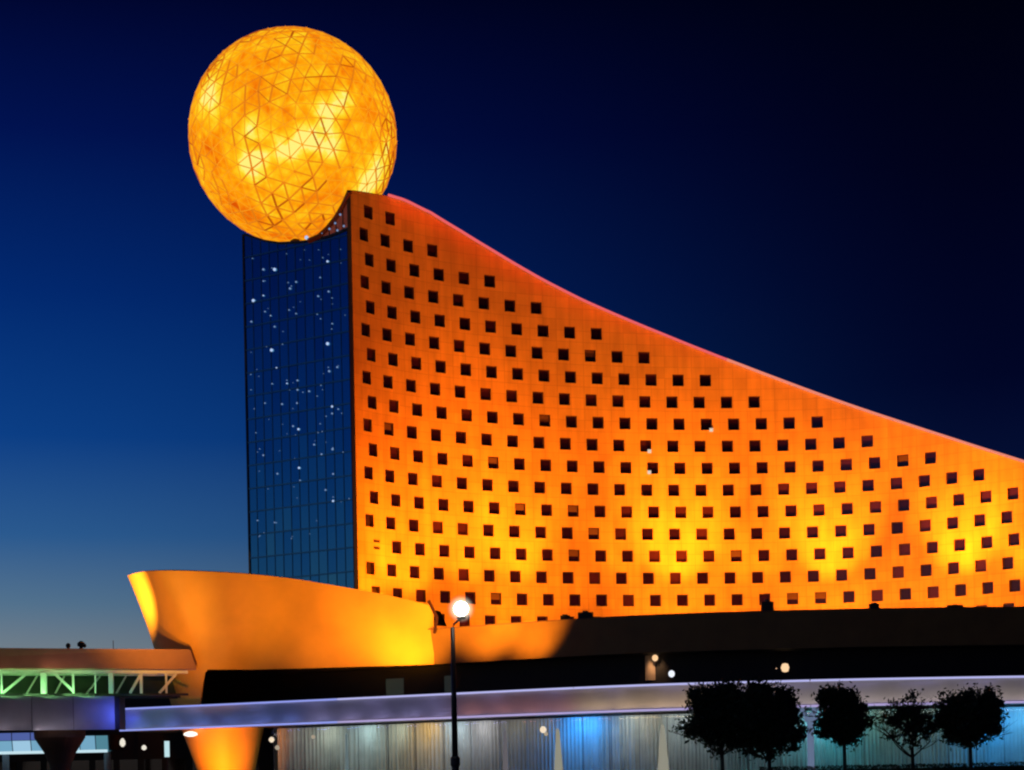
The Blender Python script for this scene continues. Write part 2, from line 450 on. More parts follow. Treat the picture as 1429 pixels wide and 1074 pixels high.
# points of light scattered over the glass
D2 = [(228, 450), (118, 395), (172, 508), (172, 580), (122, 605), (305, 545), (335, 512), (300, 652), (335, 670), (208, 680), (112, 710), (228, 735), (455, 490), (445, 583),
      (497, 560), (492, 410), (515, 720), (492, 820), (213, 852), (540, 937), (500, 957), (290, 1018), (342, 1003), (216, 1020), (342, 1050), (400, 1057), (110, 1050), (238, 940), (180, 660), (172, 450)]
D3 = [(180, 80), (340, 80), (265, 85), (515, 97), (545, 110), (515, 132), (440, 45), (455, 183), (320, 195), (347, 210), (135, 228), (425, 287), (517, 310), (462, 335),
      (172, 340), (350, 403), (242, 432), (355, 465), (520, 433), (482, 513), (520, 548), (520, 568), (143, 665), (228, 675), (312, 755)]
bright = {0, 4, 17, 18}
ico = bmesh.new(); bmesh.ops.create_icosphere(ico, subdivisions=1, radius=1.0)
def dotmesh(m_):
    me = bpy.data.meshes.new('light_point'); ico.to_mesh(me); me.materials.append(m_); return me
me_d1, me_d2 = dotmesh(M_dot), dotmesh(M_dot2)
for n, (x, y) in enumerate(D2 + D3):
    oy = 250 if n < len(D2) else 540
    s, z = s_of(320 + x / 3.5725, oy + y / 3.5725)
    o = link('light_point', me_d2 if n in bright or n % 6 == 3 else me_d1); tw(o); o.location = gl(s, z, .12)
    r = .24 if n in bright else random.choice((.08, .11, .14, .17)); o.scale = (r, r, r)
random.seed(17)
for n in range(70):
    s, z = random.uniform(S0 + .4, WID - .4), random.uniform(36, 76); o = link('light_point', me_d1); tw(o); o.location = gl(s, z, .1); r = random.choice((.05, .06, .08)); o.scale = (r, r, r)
# curved cradle rising from the glass to the cladding corner
CR = [(432, 336), (446, 330), (458, 319), (470, 304), (480, 287), (488.5, 268)]
cr = [s_of(*p) for p in CR]; g = MB()
for (a, za), (b, zb) in zip(cr, cr[1:]):
    g.quad(gl(a, ztop(a), .1), gl(b, ztop(b), .1), gl(b, zb, .1), gl(a, za, .1))
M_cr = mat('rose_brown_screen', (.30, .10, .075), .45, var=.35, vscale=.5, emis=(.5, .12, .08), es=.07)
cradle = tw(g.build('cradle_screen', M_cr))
g = MB(); g.tube([gl(a, z, .15) for a, z in cr], .38, 8); tw(g.build('cradle_rim', mat('dark_red_rim', (.12, .02, .015), .4)))
for (x, y) in ((430, 332), (452, 326), (462, 320), (470, 312), (477, 300), (482, 316), (473, 322)):
    s, z = s_of(x, y); o = link('cradle_light', me_d2 if x == 430 else me_d1); tw(o); o.location = gl(s, z, .35); r = .3 if x == 430 else .17; o.scale = (r, r, r)
g = MB()
for k in range(1, 6):
    s = cr[-1][0] + (cr[0][0] - cr[-1][0]) * k / 6.
    zz = next((za + (zb - za) * (s - a) / (b - a) for (a, za), (b, zb) in zip(cr[::-1], cr[::-1][1:]) if a <= s <= b), None)
    if zz and zz - ztop(s) > .5: g.beam(gl(s, ztop(s), .16), gl(s, zz, .16), .12)
tw(g.build('cradle_rib', M_mull))

# ------------------------------------------------------------------ the glowing ball
SD = 271.0; sc_ = P(409.0, 191.8, SD); SR = 143.0 / F * SD
ball = empty('glowing_globe', sc_, 'huge glowing orange and yellow globe of triangular panels on top of the tower', 'globe')
Ms = bpy.data.materials.new('sun_surface_screen'); Ms.use_nodes = True; t = Ms.node_tree; t.nodes.clear()
n_ = t.nodes.new; l_ = t.links.new
co = n_('ShaderNodeTexCoord')
n1 = n_('ShaderNodeTexNoise'); n1.inputs['Scale'].default_value = .16; n1.inputs['Detail'].default_value = 7; n1.inputs['Roughness'].default_value = .62
n1.inputs['Distortion'].default_value = .8
l_(co.outputs['Object'], n1.inputs['Vector'])
BN = (Vector((0, 0, H)) - sc_).normalized(); BR = Vector((0, 0, 1)).cross(BN).normalized(); BU = BN.cross(BR)
def blob(px, py, rad, amp):
    a = (px - 408.5) / 147.5; b = (186.5 - py) / 147.5; c = math.sqrt(max(0, 1 - a * a - b * b))
    q_ = (BR * a + BU * b + BN * c) * SR
    d = n_('ShaderNodeVectorMath'); d.operation = 'DISTANCE'; l_(co.outputs['Object'], d.inputs[0]); d.inputs[1].default_value = q_
    r = n_('ShaderNodeMapRange'); r.interpolation_type = 'SMOOTHSTEP'; r.inputs[1].default_value = rad; r.inputs[2].default_value = 0; r.inputs[3].default_value = 0; r.inputs[4].default_value = amp * 1.35
    l_(d.outputs['Value'], r.inputs[0]); return r
acc = None
for bl in ((294, 135, 5.0, .26), (300, 145, 2.4, .12), (357, 175, 3.2, .24), (350, 225, 3.6, .34), (364, 210, 2.0, .18), (398, 202, 3.4, .3), (425, 186, 3.0, .26), (455, 152, 3.2, .34), (478, 138, 2.8, .30),
           (460, 192, 3.2, .26), (440, 195, 4.5, .1), (525, 235, 5.5, .3), (508, 250, 4.0, .2), (540, 195, 2.5, .22), (390, 215, 9, .06),
           (268, 190, 4, -.1), (490, 95, 4, -.08), (520, 150, 5, -.08), (390, 320, 6, -.08), (340, 290, 4, -.06), (450, 60, 5, -.06)):
    r = blob(*bl)
    if acc is None: acc = r.outputs[0]
    else:
        ad = n_('ShaderNodeMath'); ad.operation = 'ADD'; l_(acc, ad.inputs[0]); l_(r.outputs[0], ad.inputs[1]); acc = ad.outputs[0]
n2 = n_('ShaderNodeTexNoise'); n2.inputs['Scale'].default_value = .8; n2.inputs['Detail'].default_value = 5; l_(co.outputs['Object'], n2.inputs['Vector'])
m2 = n_('ShaderNodeMath'); m2.operation = 'MULTIPLY_ADD'; m2.inputs[1].default_value = .5; l_(n2.outputs[0], m2.inputs[0]); l_(acc, m2.inputs[2])
m1 = n_('ShaderNodeMath'); m1.operation = 'MULTIPLY_ADD'; m1.inputs[1].default_value = .72; l_(n1.outputs[0], m1.inputs[0]); l_(m2.outputs[0], m1.inputs[2])
oi = n_('ShaderNodeObjectInfo')
m3 = n_('ShaderNodeMath'); m3.operation = 'MULTIPLY_ADD'; m3.inputs[1].default_value = .07; l_(oi.outputs['Random'], m3.inputs[0]); m3.use_clamp = False; l_(m1.outputs[0], m3.inputs[2])
cr_ = n_('ShaderNodeValToRGB'); e = cr_.color_ramp.elements
stops = [(.36, (222, 84, 4)), (.49, (246, 124, 8)), (.61, (255, 158, 10)), (.73, (255, 188, 20)), (.85, (255, 215, 40)), (.97, (255, 236, 88)), (1.0, (255, 242, 125))]
while len(e) < len(stops): e.new(.5)
for k, (p, c) in enumerate(stops): e[k].position = p; e[k].color = (*s2l(c), 1)
l_(m3.outputs[0], cr_.inputs[0])
em = n_('ShaderNodeEmission'); em.inputs[1].default_value = 1.0; l_(cr_.outputs[0], em.inputs[0])
ou = n_('ShaderNodeOutputMaterial'); l_(em.outputs[0], ou.inputs[0])
M_rib = mat('bronze_lattice', (.2, .07, .01), .5, emis=(.75, .26, .03), es=.55)
M_inner = mat('inner_shell', (.2, .08, .02), .6, emis=(1, .42, .05), es=.85)
bm = bmesh.new(); bmesh.ops.create_icosphere(bm, subdivisions=4, radius=SR)
rot = Matrix.Rotation(.6, 4, 'X') @ Matrix.Rotation(.35, 4, 'Y') @ Matrix.Rotation(.9, 4, 'Z')
bmesh.ops.transform(bm, matrix=rot, verts=bm.verts)
for v in bm.verts:   # struts are not perfectly even
    o_ = noise.noise_vector(v.co * .6) * .45; v.co = (v.co + o_).normalized() * SR
bm.faces.ensure_lookup_table()
faces = sorted(bm.faces, key=lambda f: -f.calc_center_median().dot(BN))
rest = MB()
for n, f in enumerate(faces):
    c = f.calc_center_median(); vs = [v.co for v in f.verts]
    gap = .975 if n % 3 else .955
    ins = [c + (v - c) * gap for v in vs]; out = [p * 1.004 for p in ins]
    tgt = MB() if n < 300 else rest
    tgt.tri(*out)
    for a_, b_ in ((0, 1), (1, 2), (2, 0)): tgt.quad(ins[a_], ins[b_], out[b_], out[a_])
    if n < 300: tgt.build('panel', Ms, ball)
o = rest.build('panel', Ms, ball); o['kind'] = 'stuff'
random.seed(3); lts = [MB(), MB(), MB()]
for ed in bm.edges:
    a_, b_ = ed.verts[0].co, ed.verts[1].co
    q_ = noise.noise((a_ + b_) * .09) + random.gauss(0, .22)
    k_ = 2 if q_ > .46 else 1 if q_ > -.04 else 0
    lts[k_].beam(a_ * 1.006, b_ * 1.006, (.11, .24, .30)[k_], .10)
nd_ = MB()
for v in bm.verts:
    if random.random() < .3: lts[1].lathe(v.co * 1.004, [(.05, -.22), (.24, 0), (.05, .22)], 6)
for lt, (c_, e_s) in zip(lts, (((1, .38, .01), .86), ((.88, .25, .008), .80), ((.62, .12, .004), .7))):
    o = lt.build('lattice', mat('bronze_lattice', (.2, .07, .01), .5, emis=c_, es=e_s), ball); o['kind'] = 'stuff'
sb = bmesh.new(); bmesh.ops.create_icosphere(sb, subdivisions=4, radius=SR * .992)
me = bpy.data.meshes.new('inner_shell'); sb.to_mesh(me); me.materials.append(M_inner); link('inner_shell', me, ball)
g = MB(); g.lathe((0, 0, -SR), [(.8, -4.2), (.8, -.6), (.6, .5)], 40); g.build('support_ring', M_dark, ball)
ball.scale = (1, 1, 1.0)

# ------------------------------------------------------------------ podium
DK = [(-300, 228), (100, 213), (168, 210), (380, 200), (600, 190), (714, 185), (830, 180.3), (950, 177.3), (1190, 175.5), (1429, 176.5), (1800, 182), (2400, 200)]
def Dc(x):
    if x <= DK[0][0]: return DK[0][1]
    for (a, da), (b, db) in zip(DK, DK[1:]):
        if x <= b:
            w = (x - a) / (b - a); return da + (db - da) * w
    return DK[-1][1]
def Ds(x): return sum(Dc(x + d) for d in (-60, -30, 0, 30, 60)) / 5 if x > 230 else Dc(x)
def front(x, off=0., h=95):
    D = Ds(x); a = (x - CX) / F; b = h / F; X = D * (a * cs + b * sn); return (X, D + off)
def line(x0, x1, off, step=30, h=95):
    n = max(1, round((x1 - x0) / step)); return [front(x0 + (x1 - x0) * i / n, off, h) for i in range(n + 1)]
ZC0, ZC1, ZP0, ZP1 = 7.86, 10.32, 14.3, 18.1
XR = 2300
pod = empty('podium_building', (0, 190, 0), 'long low dark podium with a violet edged flat canopy and curtained glass front', 'podium')
def pd(o, par=None):
    o.parent = pod; o.matrix_parent_inverse = Matrix.Translation(-pod.location); return o
g = MB(); g.wall(line(168, XR, 0), ZC0, ZC1, 5.2); pd(g.build('canopy_slab', [M_fascia], merge=True))
g = MB(); g.wall(line(168, XR, 5.2), ZC0 + .1, ZC1 - .02, 13.5); pd(g.build('canopy_roof', M_roof, merge=True))
for z, mt, r_ in ((ZC1 - .02, M_led_v, .11), (ZC0 + .04, M_led_v2, .12)):
    for (x0, x1) in ((167.5, 470), (471.5, 800), (801.5, 1130), (1131.5, 1500), (1501.5, 1900)):
        g = MB(); g.tube([(X, Y, z) for X, Y in line(x0, x1, -.22, h=95)], r_, 6); pd(g.build('light_line', M_led_b if x1 < 480 else mt))
# recess wall with dim windows, soffit, parapet
g = MB(); g.wall(line(60, XR, 18.5), ZC1 - .4, ZP0 + 1.3, .5); pd(g.build('recess_wall', M_black, merge=True))
g = MB(); g.wall(line(560, XR, 14), ZP0, ZP1, .45); pd(g.build('parapet_wall', mat('brown_orange_render', (.24, .125, .03), .65, var=.12, vscale=.5), merge=True))
g = MB(); g.wall(line(330, XR, 14.45), ZP0, ZP0 + .5, 4.6); pd(g.build('soffit', M_black, merge=True))
g = MB()
for a, b in zip(line(380, XR, 14.45), line(380, XR, 14.45)[1:]):
    g.quad((*a, ZP1 - 1.0), (*b, ZP1 - 1.0), (b[0], 330, ZP1 - 1.0), (a[0], 330, ZP1 - 1.0))
pd(g.build('podium_roof', M_roof))
g = MB(); g.wall(line(560, XR, 13.9), ZP1, ZP1 + .12, .65); pd(g.build('coping', M_dark2, merge=True))
for xa, xb in ((523, 550), (612, 628)):
    a = front(xa, 18.3); b = front(xb, 18.3); g = MB(); g.quad((*a, 11), (*b, 11), (*b, 13.2), (*a, 13.2))
    pd(g.build('dim_window', mat('dim_green_window', (.03, .035, .03), .3, emis=(.35, .42, .34), es=.03)))
# curtained glass front
Mg = bpy.data.materials.new('clear_glazing'); Mg.use_nodes = True; t = Mg.node_tree; t.nodes.clear()
tr = t.nodes.new('ShaderNodeBsdfTransparent'); tr.inputs[0].default_value = (.86, .9, .9, 1)
gs = t.nodes.new('ShaderNodeBsdfGlossy'); gs.inputs['Roughness'].default_value = .05
fr = t.nodes.new('ShaderNodeFresnel'); fr.inputs[0].default_value = 1.5
mxx = t.nodes.new('ShaderNodeMixShader'); ou = t.nodes.new('ShaderNodeOutputMaterial')
t.links.new(fr.outputs[0], mxx.inputs[0]); t.links.new(tr.outputs[0], mxx.inputs[1]); t.links.new(gs.outputs[0], mxx.inputs[2]); t.links.new(mxx.outputs[0], ou.inputs[0])
XG = [372 + 40.5 * i for i in range(0, 30)]
random.seed(11)
for i, (xa, xb) in enumerate(zip(XG, XG[1:])):
    a = Vector((*front(xa, 6, 40), 0)); b = Vector((*front(xb, 6, 40), 0)); d = (b - a).normalized()
    for z0, z1 in ((.15, ZC0 + .1),):
        g = MB(); g.quad(a + d * .04 + Vector((0, 0, z0)), b - d * .04 + Vector((0, 0, z0)), b - d * .04 + Vector((0, 0, z1)), a + d * .04 + Vector((0, 0, z1)))
        pd(g.build('glass_pane', Mg))
    g = MB(); g.beam(a, a + Vector((0, 0, ZC0)), .05, .06); pd(g.build('window_mullion', M_bar))
    # curtain with folds, bunched differently in each bay
    c = Vector((*front(xa, 9.4, 40), 0)); e = Vector((*front(xb, 9.4, 40), 0)); dd = (e - c); nrm = Vector((-dd.y, dd.x, 0)).normalized()
    n = 56; g = MB(); w0 = 0.; w1 = 1.; ph = random.uniform(0, 6)
    prev = None
    for k in range(n + 1):
        q = k / n; am = .10 + .12 * noise.noise(Vector((i * 3.1, q * 3, 0)))
        p = c + dd * (w0 + (w1 - w0) * q) + nrm * (am * math.sin(q * 46 + ph + 2.2 * noise.noise(Vector((q * 4, i, 5)))) )
        if prev is not None: g.quad(prev + Vector((0, 0, .2)), p + Vector((0, 0, .2)), p + Vector((0, 0, ZC0 - .1)), prev + Vector((0, 0, ZC0 - .1)))
        prev = p
    pd(g.build('curtain', M_curtain, smooth=True, merge=True))
g = MB(); g.wall(line(372, XR, 11, h=40), 0, ZC0 + .1, .4); pd(g.build('inner_wall', M_dark, merge=True))
g = MB(); g.wall(line(368, 1560, 5.8, h=40), 0, .15, .4); pd(g.build('sill', M_grey, merge=True))
for x, c, pwr in ((398, (1, .95, .8), 12), (442, (.9, 1, .85), 55), (496, (.65, .95, 1), 75), (542, (.9, 1, .8), 45), (584, (1, .55, .10), 75), (622, (.65, .85, 1), 80), (664, (.95, .92, 1), 55),
                  (712, (1, .9, .6), 12), (750, (1, .85, .5), 12), (806, (.02, .30, 1), 170), (834, (.03, .34, 1), 90), (880, (.7, .9, 1), 42), (905, (1, .85, .6), 30), (955, (.7, .9, 1), 50), (1010, (.5, .8, 1), 20), (1090, (.3, .9, 1), 30),
                  (1140, (.3, .8, 1), 60), (1185, (.05, .7, .95), 100), (1245, (.5, 1, .7), 20), (1310, (.6, .95, .8), 28), (1365, (.4, .9, .8), 28), (1412, (.02, .36, 1), 210), (1480, (.1, .5, 1), 120), (1540, (1, .8, .6), 40)):
    X, Y = front(x, 7.1, 40)
    area((X, Y, ZC0 - .2), (X, Y + 2.0, 4.4), pwr * (1.5 if c[0] < .2 else 1.05), c, 1.6, .25, (1, 0, 0))
# washers that tint the fascia
for i in range(0, 34):
    x = 190 + i * 42
    if x < 420: c, p_ = (.15, .26, 1.0), 24
    elif x < 650: c, p_ = (.46, .45, 1.0), 19
    elif x < 800: c, p_ = (1.0, .42, .42), 17
    elif x < 1000: c, p_ = (1.0, .74, .42), 26
    else: c, p_ = (.95, .85, .75), 17
    X, Y = front(x, -1.25)
    area((X, Y, ZC0 - .25), (X, Y + 1.2, ZC0 + 1.3), p_ * .85, c, 3.1, .10, (1, 0, 0))
    if i % 2 == 0: area((X, Y + .6, ZC1 + .2), (X, Y + 1.2, ZC1 - .8), 6, (.4, .38, 1), 4, .08, (1, 0, 0))

# ------------------------------------------------------------------ orange prow wall
prow = empty('curved_prow', tuple(P(312, 1074, 212).xy) + (0,), 'smooth orange prow shaped wall flaring out over the canopy, rising to a bright yellow tip', 'curved wall')
def pr(o): o.parent = prow; o.matrix_parent_inverse = Matrix.Translation(-prow.location); return o
Lp = [(262, 226), (236, 221), (225, 214), (240, 208.5), (272, 205.8), (312, 206.2), (352, 207.2), (400, 207.2), (450, 206.6), (500, 205.8), (550, 205), (606, 204)]
Up = [(236, 797, 231), (196, 799, 224), (178, 803, 215), (200, 797.5, 207), (240, 796, 202.5), (290, 797.5, 202), (345, 800.5, 203.5), (400, 806, 205.3), (452, 814, 206), (503, 823, 205.8), (553, 833, 205.2), (605, 845.5, 204.3)]
def cat(pts, t):
    n = len(pts) - 1; f = t * n; i = min(int(f), n - 1); w = f - i
    p = [pts[max(0, min(n, i + k))] for k in (-1, 0, 1, 2)]
    return tuple(.5 * ((2 * b) + (-a + c) * w + (2 * a - 5 * b + 4 * c - d) * w * w + (-a + 3 * b - 3 * c + d) * w ** 3) for a, b, c, d in zip(*p))
LV = [Vector((P(x, 940, D).x, D, ZP0)) for x, D in Lp]; UV_ = [P(*p) for p in Up]
nt_, nv = 96, 14; g = MB(); gv = []
for i in range(nt_ + 1):
    t_ = i / nt_; lo = Vector(cat([tuple(v) for v in LV], t_)); up = Vector(cat([tuple(v) for v in UV_], t_))
    zlow = 8.6 if t_ < .33 else (ZP0 if t_ > .40 else 8.6 + (ZP0 - 8.6) * (t_ - .33) / .07)
    k0 = (zlow - lo.z) / (up.z - lo.z)
    colv = []
    for j in range(nv + 1):
        k = k0 + (1 - k0) * j / nv; bow = -.55 * math.sin(math.pi * max(0, min(1, k))) * (1 - t_) ** 1.0
        p = lo.lerp(up, k); p.x += -bow * .55; p.y += bow * -.4
        colv.append(p)
    gv.append(colv)
for i in range(nt_):
    for j in range(nv): g.quad(gv[i][j], gv[i + 1][j], gv[i + 1][j + 1], gv[i][j + 1])
sh = pr(g.build('shell', M_fac, smooth=True, merge=True))
md = sh.modifiers.new('thick', 'SOLIDIFY'); md.thickness = .3; md.offset = -1
md = sh.modifiers.new('edges', 'EDGE_SPLIT'); md.split_angle = R(35)
# roof inside the rim
g = MB(); cen = Vector((-24, 222, 21.))
for i in range(nt_):
    a, b = gv[i][-1] - Vector((-.7, -1.2, .5)), gv[i + 1][-1] - Vector((-.7, -1.2, .5))
    g.tri(a, b, (max(a.x, -32), max(226, a.y + 6), min(a.z, 22))) ; g.tri(b, (max(b.x, -32), max(226, b.y + 6), min(b.z, 22)), (max(a.x, -32), max(226, a.y + 6), min(a.z, 22)))
pr(g.build('rim_roof', M_roof))
g = MB(); c1 = P(312, 1028, 212); c0 = P(316, 1074, 212)
def rr(z): return 2.37 + (4.40 - 2.37) * z / 7.1
n = 40; rows = [0, 1.5, 3, 4.5, 6, 7.4, 8.8]; vs = []
for z in rows:
    k = (z - c0.z) / (c1.z - c0.z); X = c0.x + (c1.x - c0.x) * k
    vs.append([Vector((X + rr(z) * math.cos(2 * math.pi * j / n), 212 + rr(z) * math.sin(2 * math.pi * j / n), z)) for j in range(n)])
for i in range(len(rows) - 1):
    for j in range(n): g.quad(vs[i][j], vs[i][(j + 1) % n], vs[i + 1][(j + 1) % n], vs[i + 1][j])
pr(g.build('stem', M_fac, smooth=True, merge=True))
g = MB(); g.beam(P(598, 838, 203.6), P(610, 862, 203.6), .35); g.beam(P(610, 862, 203.6), P(606, 884, 203.6), .3); pr(g.build('dark_end_bars', M_frame))  # two dark bars at the right end of the shell

# ------------------------------------------------------------------ footbridge
br_ = empty('covered_footbridge', (P(60, 1074, 198).x, 198, 0), 'covered footbridge with an orange lit roof slab over a green lit white steel truss', 'footbridge')
def bp(o): o.parent = br_; o.matrix_parent_inverse = Matrix.Translation(-br_.location); return o
def bl_(x, off=0, h=100):
    """point of the straight bridge front (moved back by off) that stands at pixel column x"""
    def raw(x_):
        D = 196.3 + .0287 * x_; return Vector((D * ((x_ - CX) / F * cs + h / F * sn), D))
    A, B = raw(-60), raw(270); A.y += off; B.y += off; d = B - A; t = (x - CX) / F * cs + h / F * sn
    w = (t * A.y - A.x) / (d.x - t * d.y); q = A + d * w; return (q.x, q.y)
RZ0, RZ1, KZ0, KZ1 = 14.28, 16.45, 7.75, 11.35
a = bl_(-420, 0, 170); b = bl_(270, 0, 170); g = MB()
w = 7.
b2 = (b[0] + .35, b[1]); b1 = (b[0] - .35, b[1])
g.v += [(*a, RZ0), (*b2, RZ0), (b2[0] - 2, b2[1] + w, RZ0), (a[0], a[1] + w, RZ0), (*a, RZ1), (*b1, RZ1), (b1[0] - 2, b1[1] + w, RZ1), (a[0], a[1] + w, RZ1)]
for q in ((3, 2, 1, 0), (4, 5, 6, 7), (0, 1, 5, 4), (1, 2, 6, 5), (2, 3, 7, 6), (3, 0, 4, 7)): g.f.append(q); g.mi.append(0)
M_slab = mat('rose_render', (.42, .22, .16), .65, var=.1, vscale=.6)
bp(g.build('roof_slab', M_slab))
a = bl_(-420); b = bl_(167); g = MB(); M_deck = mat('lilac_grey_panel', (.5, .47, .52), .6, var=.1, vscale=.5)
x = -420
while x < 160:
    e = min(x + 58, 167); p, q = bl_(x + .5), bl_(e - .5); gg = MB(); gg.wall([p, q], KZ0, KZ1, .25); bp(gg.build('deck_panel', M_deck)); x += 58
g.wall([(a[0], a[1] + .12), (b[0] - .05, b[1] + .12)], KZ0 + .05, KZ1 - .05, 3.0); bp(g.build('deck', M_dark))
# truss: chords, posts, diagonals front and back
for off in (.8, 5.6):
    a = bl_(-420, off, 140); b = bl_(262, off, 140)
    g = MB(); g.beam((*a, RZ0 - .28), (*b, RZ0 - .28), .3, .34); bp(g.build('top_chord', M_steel))
    g = MB(); g.beam((*a, KZ1 + .2), (*b, KZ1 + .2), .25, .25); bp(g.build('bottom_chord', M_pole))
posts = [(-115, .4), (-60, .3), (2, .2), (61, .55), (102, .2), (133, .16), (155, .48), (197, .28), (232, .2)]
for x, w_ in posts:
    p = bl_(x, .8, 140); g = MB(); g.beam((*p, KZ1 + .3), (*p, RZ0 - .4), w_, w_); bp(g.build('truss_post', M_steel))
for x0, x1 in ((3, 38), (102, 76), (-55, -20), (181, 197), (222, 246), (-100, -70)):
    up_first = True
    p, q = bl_(x0, .8, 140), bl_(x1, .8, 140)
    if x0 == 102: g = MB(); g.beam((*p, KZ1 + .55), (*q, RZ0 - .45), .26)
    else: g = MB(); g.beam((*p, KZ1 + .35), (*q, RZ0 - .45), .26)
    bp(g.build('diagonal', M_steel))
for x0, x1 in ((35, 52), (75, 90), (118, 140), (160, 176), (-30, -5)):
    p, q = bl_(x0, 5.6, 140), bl_(x1, 5.6, 140); g = MB(); g.beam((*p, KZ1 + .3), (*q, RZ0 - .45), .18); bp(g.build('diagonal', M_steel))
g = MB(); p, q = bl_(-420, 6.4, 140), bl_(264, 6.4, 140); g.wall([p, q], KZ1, RZ0, .15); bp(g.build('rear_wall', mat('dark_green_panel', (.022, .05, .022), .5, var=.4, vscale=.5)))
for x in (-330, -230, -130, -60, 0, 55, 110, 160, 200):
    p = bl_(x, 2.6, 140); area((p[0], p[1], RZ0 - .12), (p[0], p[1] - .8, KZ1), (120 if x < 100 else 55 if x < 150 else 22 if x < 190 else 4), (.36, 1, .32), 3.2, .2, (1, 0, 0))
    p = bl_(x, -.45, 140); area((p[0], p[1], KZ1 + .1), (p[0], p[1] + 1.2, RZ0), 85 if x < 150 else 5, (.34, 1, .30), 3.0, .08, (1, 0, 0))
# pier with flared head
for x in (84, -330):
    p = bl_(x, 3.4, 30); g = MB(); g.lathe((p[0], p[1], 0), [(1.05, 0), (1.05, 3.4), (1.2, 4.2), (1.7, 5.4), (2.7, 7.0), (2.75, KZ0)], 28)
    bp(g.build('pier', M_dark2, smooth=False))
for x, y in ((95, 903), (113, 903)):
    X, Y = bl_(x, 3, 190); g = MB(); g.lathe((0, 0, 0), [(.16, 0), (.16, .3), (.34 if x > 100 else .26, .35), (.34 if x > 100 else .26, .62), (.1, .78)], 10)
    g.build('roof_vent', M_dark, loc=(X, Y, RZ1), label='small dark roof vent, the %s of two on the footbridge roof' % ('taller right one' if x > 100 else 'smaller left one'), cat='vent', group='vents on the footbridge roof')
    if x > 100: bpy.context.scene.collection.objects[-1].scale = (1.2, 1.2, 1.3)
g = MB(); g.tube([(0, 0, 0), (0, 0, 1.1)], .04, 6)
g.build('roof_rod', M_dark, loc=(*bl_(158, 3, 190), RZ1), label='thin upright rod on the footbridge roof right of the two vents', cat='rod')

# ------------------------------------------------------------------ behind and under the bridge
low = empty('entrance_hall', (P(60, 1074, 238).x, 238, 0), 'dark low hall wall set back beneath the footbridge', 'hall')
def lw(o): o.parent = low; o.matrix_parent_inverse = Matrix.Translation(-low.location); return o
x0 = P(-420, 1040, 238).x; x1 = P(385, 1040, 238).x
g = MB(); g.box(x0, x1, 238, 250, 0, 11.0); lw(g.build('wall', M_dark))
xx = x0 + 1
while xx < x1 - 3:
    g = MB(); g.quad((xx, 237.9, .6), (xx + 2.3, 237.9, .6), (xx + 2.3, 237.9, 5.0), (xx, 237.9, 5.0)); lw(g.build('hall_window', M_wglass)); xx += 3.1
drop = empty('drop_off_canopy', (P(60, 1074, 224).x, 224, 0), 'pale blue lit flat canopy seen behind the footbridge pier', 'canopy')
def dp(o): o.parent = drop; o.matrix_parent_inverse = Matrix.Translation(-drop.location); return o
M_cy = [glow('lit_cyan_panel', (.28, .62, .88), .62), glow('lit_pale_blue_panel', (.42, .72, .95), .78), glow('lit_teal_panel', (.16, .46, .60), .5), glow('lit_violet_band', (.16, .24, .72), .5)]
edges = [-180, -120, -64, -34, -6, 18, 44, 78, 112, 134, 152]
random.seed(5)
for a, b in zip(edges, edges[1:]):
    p, q = P(a + .6, 1040, 224).x, P(b - .6, 1040, 224).x; zt = ZH(60, 1033 if b < 90 else 1028, 224); zb_ = ZH(60, 1050, 224)
    g = MB(); g.quad((p, 224, zb_), (q, 224, zb_), (q, 223.6, zt), (p, 223.6, zt)); g.quad((p, 224, zb_), (q, 224, zb_), (q, 226, zb_ + .1), (p, 226, zb_ + .1))
    dp(g.build('lit_panel', M_cy[2] if b > 135 else M_cy[1] if a > 0 and a < 40 or a == 78 else M_cy[0]))
    if b < 90: g = MB(); g.quad((p, 223.5, zt + .05), (q, 223.5, zt + .05), (q, 223.5, zt + .95), (p, 223.5, zt + .95)); dp(g.build('lit_band', M_cy[3]))
p, q = P(-180, 1040, 224).x, P(153, 1040, 224).x
g = MB(); g.box(p, q, 224.05, 232, ZH(60, 1049, 224) + .15, ZH(60, 1026, 224)); dp(g.build('slab', M_dark))
p, q = P(-180, 1040, 224).x, P(150, 1040, 224).x; g = MB(); g.box(p, q, 223.6, 223.95, ZH(60, 1050, 224) - .12, ZH(60, 1050, 224) + .22); dp(g.build('lit_edge', glow('pale_cyan_edge', (.62, .86, .95), .9)))
for x in (8, 150, -90):
    g = MB(); c = P(x, 1060, 225.5); g.lathe((c.x, 225.5, 0), [(.42, 0), (.42, 3.2), (.42, ZH(60, 1050, 224))], 14); dp(g.build('column', M_grey))
sgn = P(233, 1045, 222); g = MB(); g.box(-.28, .28, -.12, .12, -.95, .95, 0)
so = empty('light_box', (sgn.x, sgn.y, 0), 'upright narrow white light box standing left of the orange stem', 'light box')
o = link('lit_face', g.mesh('lit_face', glow('cool_white_face', (.55, .80, .85), .95)), so); o.location = (0, 0, sgn.z)
g = MB(); g.beam((0, 0, 0), (0, 0, sgn.z - .95), .14); g.build('post', M_pole, so)
for x, y, w_, txt in ((171, 1036, .34, 'small pale shop lamp under the bridge end beside the blue lit canopy'), (201, 1043, .3, 'dim oval lamp between the pale shop lamp and the upright light box'),
                      (266, 1024, .8, 'bright white lamp under the canopy edge just above the orange stem')):
    p = P(x, y, 219 if x < 250 else 207); g = MB(); hgt = .5 if x == 171 else .3; g.lathe((0, 0, -hgt), [(w_ * .35, 0), (w_, hgt * .6), (w_ * .9, hgt * 1.4), (w_ * .3, hgt * 2)], 14)
    g.build('ceiling_lamp', glow('pale_lamp', (.95, .88, .75), .9 if x < 250 else 1.5) , loc=p, label=txt, cat='lamp')

